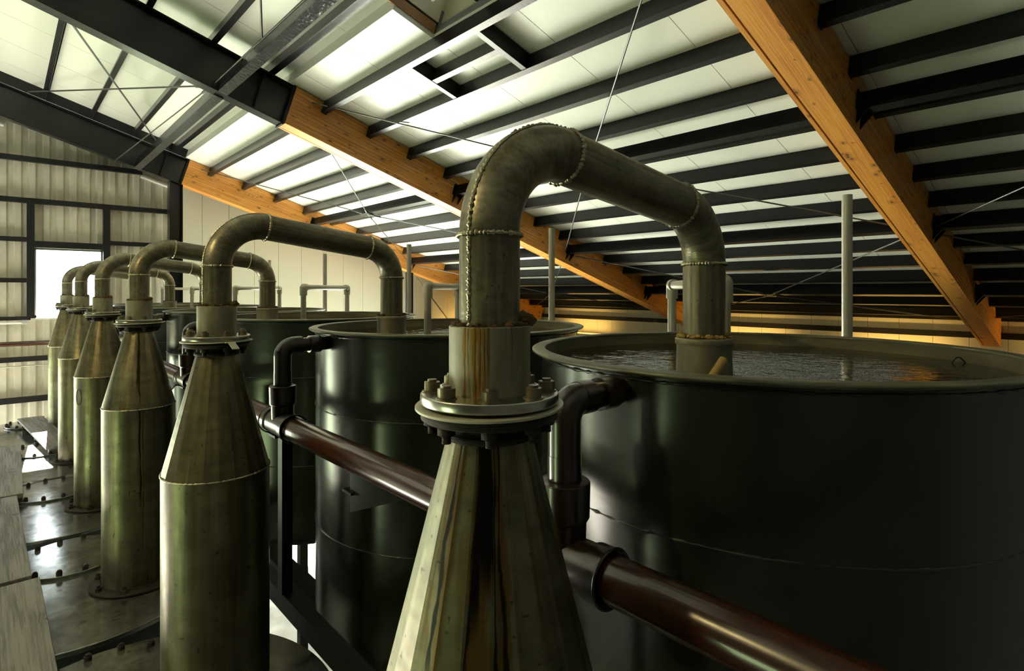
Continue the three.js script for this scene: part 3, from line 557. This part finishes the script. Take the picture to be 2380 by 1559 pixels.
// gooseneck pipes from each vessel to its tank
function gooseneck(k, L, R1 = 0.2, y1 = 0.115, al = 0.126, R2 = 0.17) {
  const pr = 0.0635, g = thing('gooseneck_pipe', ['wide welded steel gooseneck pipe arching over the front tank rim', 'welded steel gooseneck pipe', '', '', '', ''][k] || 'x', 'pipe', 'gooseneck pipes from the vessels to the tanks', W(VH, 0, VR + S * k));
  const arcPts = (c, R, a0, a1, n = 18) => Array.from({ length: n + 1 }, (_, i) => { const a = a0 + (a1 - a0) * i / n; return V(c[0] + R * Math.cos(a), c[1] + R * Math.sin(a), 0); });
  const tube = (pts, n) => new THREE.TubeGeometry(new THREE.CatmullRomCurve3(pts), n, pr, 40);
  const A = [R1 + R1 * Math.cos(Math.PI / 2 - al), y1 + R1 * Math.sin(Math.PI / 2 - al)], dir = [Math.cos(al), -Math.sin(al)], B = [A[0] + dir[0] * L, A[1] + dir[1] * L];
  const c2 = [B[0] - R2 * Math.sin(al), B[1] - R2 * Math.cos(al)], D = [c2[0] + R2, c2[1]];
  const weld = (x, y, ax, name = 'weld_ring', s = 1) => { const m = part(g, name, bead(ring(pr + 0.0005, 0, 40), 0.0048, 150, 11 + s, true), mWeld, V(x, y, 0)); m.rotation.z = ax; };
  part(g, 'riser', cyl(pr, pr, -0.2, y1, 48, true), mPipe);
  part(g, 'elbow', tube(arcPts([R1, y1], R1, Math.PI, Math.PI / 2 - al), 36), mElbow);
  part(g, 'cross_pipe', rod(V(A[0], A[1], 0), V(B[0], B[1], 0), pr, 48), mPipe);
  part(g, 'elbow', tube(arcPts(c2, R2, Math.PI / 2 - al, 0), 30), mElbow);
  part(g, 'drop_pipe', cyl(pr, pr, -0.75, D[1], 48, true), mPipe, V(D[0], 0, 0));
  weld(0, y1, 0, 'weld_ring', 1); weld(A[0], A[1], Math.PI / 2 - al, 'weld_ring', 2); weld(B[0], B[1], Math.PI / 2 - al, 'weld_ring', 3); weld(D[0], D[1], 0, 'weld_ring', 4);
  // lengthways weld on the riser and over the back of the elbow
  const ox = -0.985, oz = 0.17, rr = pr + 0.0005;
  part(g, 'weld_seam', bead([V(ox * rr, -0.07, oz * rr), V(ox * rr, 0, oz * rr), V(ox * rr, y1, oz * rr)], 0.0042, 70, 21), mWeld);
  const back = Array.from({ length: 16 }, (_, i) => { const a = Math.PI + (Math.PI / 2 - al - Math.PI) * i / 15, ro = R1 - ox * rr; return V(R1 + ro * Math.cos(a), y1 + ro * Math.sin(a), oz * rr); });
  part(g, 'weld_seam', bead(back, 0.004, 110, 31), mWeld);
  return { g, D };
}
const NECK_LABEL = ['welded steel gooseneck pipe arching from the black-streaked vessel into the tank', 'welded steel gooseneck pipe rising from the plain scratched vessel', 'welded steel gooseneck pipe rising from the vessel with a rust run', 'welded steel gooseneck pipe rising from the vessel with a drawn oval', 'welded steel gooseneck pipe rising from the vessel beside the diagonal plank', 'welded steel gooseneck pipe silhouetted against the gable window'];
const TH_ = 2.16, TR_ = 0.988, TANK_BOTTOM = -1.93;
const gt = {
  shell: cyl(0.822, 0.822, TANK_BOTTOM, -0.232, 120, true), inner: cyl(0.81, 0.81, -0.5, -0.225, 96, true),
  rim: lathe([[0.81, -0.234], [0.808, -0.226], [0.812, -0.22], [0.852, -0.22], [0.86, -0.224], [0.86, -0.23], [0.852, -0.236], [0.822, -0.238]], 120),
  bottom: cyl(0.82, 0.82, TANK_BOTTOM - 0.02, TANK_BOTTOM, 64),
  seam: bead(ring(0.8225, -0.672, 90), 0.0035, 360, 5, true), seam2: bead(ring(0.8225, -1.35, 90), 0.003, 300, 6, true), lip: bead(ring(0.8235, -0.252, 90), 0.004, 300, 9, true),
  socket: lathe([[0.089, -0.55], [0.0855, -0.3], [0.082, -0.17], [0.087, -0.165], [0.087, -0.15], [0.083, -0.146], [0.07, -0.146], [0.068, -0.16]], 48),
  water: new THREE.CircleGeometry(0.809, 96).rotateX(-Math.PI / 2),
};
{ const u = gt.water.attributes.uv, p = gt.water.attributes.position; for (let i = 0; i < u.count; i++) u.setXY(i, p.getX(i) / 1.1, p.getZ(i) / 1.1); }
for (let k = 0; k < NT; k++) {
  const { g, D } = gooseneck(k, [0.5, 0.56, 0.54, 0.56, 0.6, 0.56][k]);
  g.userData.label = NECK_LABEL[k];
  const t = thing('water_tank', (k === 0 ? 'large dark green round tank filled with brown water, ' : 'dark green round water tank, ') + fromWin(k), 'tank', 'dark green round tanks in a row', W(TH_, 0, TR_ + S * k));
  part(t, 'shell', gt.shell, mTank); part(t, 'inner_wall', gt.inner, mTankIn); part(t, 'rim', gt.rim, mRim, null, 'flat grey steel rim'); part(t, 'bottom', gt.bottom, mTank);
  part(t, 'weld_seam', gt.seam, mTank); part(t, 'weld_seam', gt.seam2, mTank); part(t, 'weld_seam', gt.lip, mTank);
  const dx = VH + D[0] - TH_, dz = -(VR - TR_);
  part(t, 'pipe_socket', gt.socket, mCollar, V(dx, 0, dz), 'pale socket around the drop pipe');
  part(t, 'socket_scum', scumRing(500 + k, 0.071, -0.143, 0.008, 50).translate(dx, 0, dz), k === 0 ? mScumPale : mScum);
  const w = part(scene, 'tank_water', gt.water, mWater, W(TH_, -0.277, TR_ + S * k)); w.name = numbered('tank_water');
  tag(w, 'dark brown rippled water in the tank ' + fromWin(k), 'water', 'water in the round tanks');
}
for (const [H, nm] of [[1.52, 'walkway'], [2.8, 'eave']]) {
  const b = thing('tank_support_beam', 'dark steel beam under the tank bottoms on the ' + nm + ' side', 'beam', null, W(H, TANK_BOTTOM - 0.02, 0));
  part(b, 'beam', merged([box(0.12, 0.014, 13.2, 0, -0.008, -5.6), box(0.12, 0.014, 13.2, 0, -0.293, -5.6), box(0.01, 0.27, 13.2, 0, -0.15, -5.6)]), mBlackFlat);
  for (let k = 0; k < NT; k++) part(b, 'leg', box(0.1, EYE + TANK_BOTTOM - 0.325, 0.1, 0, -0.303 - (EYE + TANK_BOTTOM - 0.325) / 2, -(TR_ + S * k)), mBlackFlat);
}
// galvanised siphon pipe out of each tank and vent pole behind it
for (let k = 0; k < NT; k++) {
  const r = TR_ + S * k, s = thing('siphon_pipe', 'thin galvanised pipe bent over the back rim of the tank ' + fromWin(k), 'pipe', 'galvanised siphon pipes', W(2.03, 0, r + 0.06));
  const ex = 0.76, ez = -0.70, top = 0.03, pr = 0.0235, sh = 0.032;
  part(s, 'inner_leg', cyl(pr, pr, -0.6, top - 0.03, 16), mGalv); part(s, 'outer_leg', cyl(pr, pr, -1.9, top - 0.03, 16), mGalv, V(ex, 0, ez));
  part(s, 'top_bar', rod(V(0.02, top, -0.02), V(ex - 0.02, top, ez + 0.02), pr, 16), mGalv);
  for (const [x, z, sx] of [[0, 0, 1], [ex, ez, -1]]) {
    const dxy = V(ex, 0, ez).normalize().multiplyScalar(sx);
    part(s, 'elbow_fitting', merged([new THREE.SphereGeometry(sh, 16, 12).translate(x, top - 0.004, z), cyl(sh, sh, top - 0.075, top - 0.005, 16).translate(x, 0, z), rod(V(x, top, z), V(x + dxy.x * 0.06, top, z + dxy.z * 0.06), sh, 16)]), mGalv);
  }
  const p = thing('vent_pole', 'straight galvanised vent pole behind the tank ' + fromWin(k), 'pole', 'galvanised vent poles', W(3.075, 0, TR_ - 0.035 + S * k));
  part(p, 'tube', cyl(0.0235, 0.0235, -EYE + 0.01, 0.468, 20, true), mGalv); part(p, 'foot', cyl(0.06, 0.06, -EYE, -EYE + 0.012, 20), mGalv);
  part(p, 'tube_end', lathe([[0.0185, 0.42], [0.0185, 0.468], [0.0235, 0.468]], 20), mGalv);
}
// small leaning tube and wire loop in the front tank
{
  const t = thing('tube_stub', 'short brown tube leaning out of the water beside the pipe socket', 'tube'); const a = W(1.42, -0.285, 0.8), b = W(1.545, -0.2, 0.8);
  part(t, 'tube', rod(a, b, 0.013, 14), mScumPale);
  const w = thing('wire_loop', 'thin bent wire loop hooked on the inner wall of the front tank', 'wire');
  const c = []; for (const [x, y] of [[0, -0.04], [-0.03, 0.005], [0.0, 0.045], [0.035, 0.01], [0.045, -0.035], [0.01, -0.05]]) c.push(V(x, y, 0.0));
  const m = part(w, 'wire', tubeAlong(c, 0.0026, 40, 5, true), mRust, W(2.72, -0.30, 0.46)); m.rotation.y = -0.75;
}
// brown header pipe with tees, risers, elbows and arms
{
  const HP = 1.10, YP = -0.70, R0 = 0.058, RR = 1.01;
  const alongR = (r0, r1, rad, seg = 36) => new THREE.CylinderGeometry(rad, rad, r1 - r0, seg, 1, true).rotateX(Math.PI / 2).translate(0, 0, -(r0 + r1) / 2);
  const h = thing('header_pipe', 'long glossy dark brown pipe running past all the tanks', 'pipe', null, W(HP, YP, 0));
  const ends = [-2.6, ...Array.from({ length: NT }, (_, k) => RR + S * k), 11.9];
  for (let i = 0; i + 1 < ends.length; i++) part(h, 'pipe_length', alongR(ends[i] + (i ? 0.1 : 0), ends[i + 1] - (i + 2 < ends.length ? 0.1 : 0), R0), mBrown);
  for (let k = 0; k < NT; k++) {
    const r = RR + S * k;
    const tee = part(h, 'tee', merged([alongR(r - 0.14, r + 0.14, R0 + 0.006), alongR(r - 0.155, r - 0.105, R0 + 0.013), alongR(r + 0.105, r + 0.155, R0 + 0.013), cyl(0.056, 0.06, 0.02, 0.2, 32).translate(0, 0, -r)]), mBrownDark, null, 'dark tee fitting');
    part(tee, 'tee_socket', lathe([[0.06, 0.1], [0.066, 0.11], [0.068, 0.198], [0.064, 0.203], [0.036, 0.203]], 32).translate(0, 0, -r), mBrownDark);
    for (const rr of [r - 0.155, r + 0.155]) part(tee, 'lip_ring', new THREE.TorusGeometry(R0 + 0.013, 0.004, 8, 32).translate(0, 0, -rr), mBrownDark);
    const el = -YP - 0.29;                                     // arm height above the header
    const u = part(h, 'riser_pipe', cyl(0.038, 0.038, 0.2, el - 0.05, 24, true).translate(0, 0, -r), mBrownDark);
    part(u, 'riser_coupling', merged([cyl(0.045, 0.045, 0.2, 0.27, 24), cyl(0.044, 0.044, el - 0.16, el - 0.05, 24)]).translate(0, 0, -r), mBrownDark);
    const arc = Array.from({ length: 9 }, (_, i) => { const a = Math.PI - i / 8 * Math.PI / 2; return V(0.055 + 0.055 * Math.cos(a), el - 0.055 + 0.055 * Math.sin(a), -r); });
    part(h, 'elbow', tubeAlong(arc, 0.044, 20, 24), mBrownDark);
    part(h, 'arm_pipe', merged([rod(V(0.05, el, -r), V(0.237, el, -r), 0.037, 24), rod(V(0.05, el, -r), V(0.1, el, -r), 0.045, 24), rod(V(0.14, el, -r), V(0.2, el, -r), 0.046, 24)]), mBrownDark);
  }
  for (const rr of [2.19, 0.42]) {                             // short pale printed marks on the pipe
    const a = []; for (let i = 0; i < 8; i++) { const t = -2.55 + i * 0.1; a.push(V((R0 + 0.0006) * Math.cos(t) , (R0 + 0.0006) * Math.sin(t), -rr)); }
    part(h, 'printed_mark', tubeAlong(a, 0.0016, 16, 5), mPrint);
  }
    // support rail, posts and triangular brackets
  const sr = thing('support_rail', 'dark steel rail under the brown header pipe', 'rail', null, W(1.14, -1.66, 0));
  part(sr, 'rail', merged([box(0.06, 0.1, 14.4, 0, 0, -4.7), box(0.012, 0.16, 14.4, 0.035, -0.03, -4.7)]), mBlackFlat);
  for (let k = 0; k < NT; k++) part(sr, 'rail_post', box(0.07, EYE - 1.66 - 0.055, 0.07, 0, -(EYE - 1.66 + 0.05) / 2, -(0.1 + S * k)), mBlackFlat);
  for (let k = 0; k < NT; k++) {
    const p = thing('support_post', 'dark steel post holding up the header pipe at the tank ' + fromWin(k), 'post', 'posts under the header pipe', W(1.14, 0, 1.06 + S * k));
    part(p, 'post', merged([box(0.045, 0.85, 0.045, 0, -1.185, 0), box(0.012, 0.85, 0.06, -0.03, -1.185, 0)]), mBlackFlat); part(p, 'saddle', box(0.12, 0.012, 0.1, -0.02, -0.765, 0), mBlackFlat);
    if (!k) continue;
    const b = thing('pipe_bracket', 'black triangular bracket plate fixed to the tank ' + fromWin(k), 'bracket', 'triangular brackets under the header pipe', W(1.24, 0, 0.5 + S * k));
    const sh = new THREE.Shape([[0, -0.775], [0, -1.05], [0.53, -0.84], [0.53, -0.775]].map((q) => new THREE.Vector2(...q)));
    part(b, 'plate', new THREE.ExtrudeGeometry(sh, { depth: 0.012, bevelEnabled: false }).rotateY(-Math.PI / 2), mBlackFlat);
    part(b, 'ledge', box(0.3, 0.012, 0.09, 0.12, -0.95, 0.0), mBlackFlat);
  }
}
// brown pipe, white pipe along the gable wall
{
  const t = thing('wall_pipe', 'dark brown pipe running level along the foot of the gable window', 'pipe'); const y = onR(60, 798, 12.3).y;
  part(t, 'pipe', rod(W(-2, y, 12.3), W(2.3, y, 12.3), 0.04, 20), mBrown); for (const H of [-1.2, 0.9, 2.0]) part(t, 'clip', box(0.03, 0.1, 0.2, H, EYE + y, -12.4), mBlackFlat);
  const w = thing('white_pipe', 'short white pipe with end fitting below the gable window', 'pipe'); const q = onR(30, 750, 11.9), e = onR(58, 750, 11.9).H;
  part(w, 'pipe', rod(W(-2, q.y, 11.9), W(e, q.y, 11.9), 0.02, 16), mWhiteTrim); part(w, 'end_fitting', rod(W(e - 0.04, q.y, 11.9), W(e + 0.03, q.y, 11.9), 0.04, 16), mAlu);
  part(w, 'hanger', rod(W(-1.2, q.y, 11.9), W(-1.2, q.y, 12.5), 0.012), mAlu);
}
// walkway boards and the diagonal plank
{
  const lay = (label, Ha, Hb, ra, rb, turn, m, at, y = -2.02) => {
    const t = thing('walkway_board', label, 'board', 'grey walkway boards', W((Ha + Hb) / 2, y, (ra + rb) / 2)); t.rotation.y = turn;
    part(t, 'board', metreUV(rbox(rb - ra, 0.045, Hb - Ha, 0.004), 1.9, 0.36).rotateY(Math.PI / 2), m);
    for (const o of at) part(t, 'batten', box(Hb - Ha - 0.04, 0.056, 0.06, -0.02, -0.0505, -o), m);
  };
  lay('grey weathered walkway board, the one reaching towards the gable window', -0.2, 0.185, 7.38, 9.75, -0.012, mBoard[0], [-0.3, 0.4]);
  lay('grey weathered walkway board between two others, strong straight grain', -0.26, 0.145, 5.2, 7.33, 0.02, mBoard[1], [0.14, 0.74]);
  lay('grey worn walkway board with split edge, the widest one', -0.22, 0.225, 2.6, 5.14, 0.015, mBoard[0], [0.43, 1.1]);
  const a = V(0.36, 0, -11.5), b = V(0.6, 0, -9.25), t = thing('diagonal_plank', 'loose pale plank laid diagonally across the drum lids on blocks', 'plank', null, V((a.x + b.x) / 2 - 0.02, EYE - 1.985, (a.z + b.z) / 2));
  t.rotation.y = Math.atan2(b.x - a.x, b.z - a.z); t.rotation.x = 0.012;
  part(t, 'plank', metreUV(rbox(2.25, 0.03, 0.3, 0.003), 2.4, 0.4).rotateY(Math.PI / 2), mBoard[1]);
  for (const z of [-1.0, 0.05, 1.02]) part(t, 'block', box(0.22, 0.085, 0.07, 0, -0.058, z), mBoard[0]);
}

// ------------------------------------------------------------------ lamps of the hall
function battenLamp(label, pos, turn, color, inten, back) {   // fluorescent batten on wall arms, lighting the wall above it
  const t = thing('batten_lamp', label, 'lamp', 'fluorescent battens low on the panel walls', pos); t.rotation.y = turn;
  part(t, 'housing', box(0.07, 0.05, 1.5), mWhiteTrim); for (const z of [-0.5, 0.5]) part(t, 'wall_arm', box(0.3, 0.03, 0.03, 0.18, -0.01, z), mWhiteTrim);
  part(t, 'tube', cyl(0.016, 0.016, -0.72, 0.72, 16).rotateX(Math.PI / 2), mLamp(color, 2.5), V(0, 0.045, 0), 'glowing tube');
  areaLight('batten_light', color, inten, 1.44, 0.06, pos.clone().add(V(0, 0.07, 0)), pos.clone().add(back).add(V(0, 1.0, 0))).rotateZ(0);
}
const warm = new THREE.Color(1, 0.56, 0.13), toEave = V(0.12, 0, 0);
battenLamp('fluorescent batten low on the eave wall near the gable corner', W(EAVE - 0.34, -1.2, 10.2), 0, warm, 85, toEave);
battenLamp('fluorescent batten low on the eave wall between front and middle timber beams', W(EAVE - 0.34, -1.2, 5.6), 0, warm, 85, toEave);
battenLamp('fluorescent batten low on the eave wall just past the front timber beam', W(EAVE - 0.34, -1.2, 2.9), 0, warm, 85, toEave);
battenLamp('fluorescent batten low on the eave wall in the front bay', W(EAVE - 0.34, -1.2, 0.2), 0, warm, 85, toEave);
battenLamp('fluorescent batten low on the gable panels beyond the steel column', W(9.4, -1.2, WALL_R - 0.34), Math.PI / 2, warm, 85, V(0, 0, -0.12));
function bayLamp(label, H, y, r, color, power) {              // warm high-bay lamp hung from the roof of the main hall
  const t = thing('high_bay_lamp', label, 'lamp', null, W(H, y, r)), top = y0(Math.max(H, 2 * RIDGE - H)) - y + 0.5;
  part(t, 'shade', lathe([[0.03, 0.3], [0.07, 0.28], [0.09, 0.2], [0.25, 0.02], [0.26, 0], [0.245, 0], [0.08, 0.18]], 40), mAlu);
  part(t, 'bulb', new THREE.SphereGeometry(0.07, 20, 14), mLamp(color, 6), V(0, 0.06, 0), 'glowing bulb'); part(t, 'cord', cyl(0.008, 0.008, 0.3, top, 8), mBlackFlat);
  const l = new THREE.PointLight(color, power); l.name = 'bay_light'; l.position.copy(W(H, y + 0.06, r)); l.shadow.radius = 3.5; l.castShadow = true; scene.add(l);
}
bayLamp('warm high-bay lamp hanging from the ridge beside the walkway', -2.6, 2.3, 2.65, new THREE.Color(1, 0.76, 0.3), 26);

scene.traverse((o) => { if (o.isMesh) { o.castShadow = true; o.receiveShadow = true; } if (o.isDirectionalLight) o.castShadow = true; });
renderer.render(scene, camera);
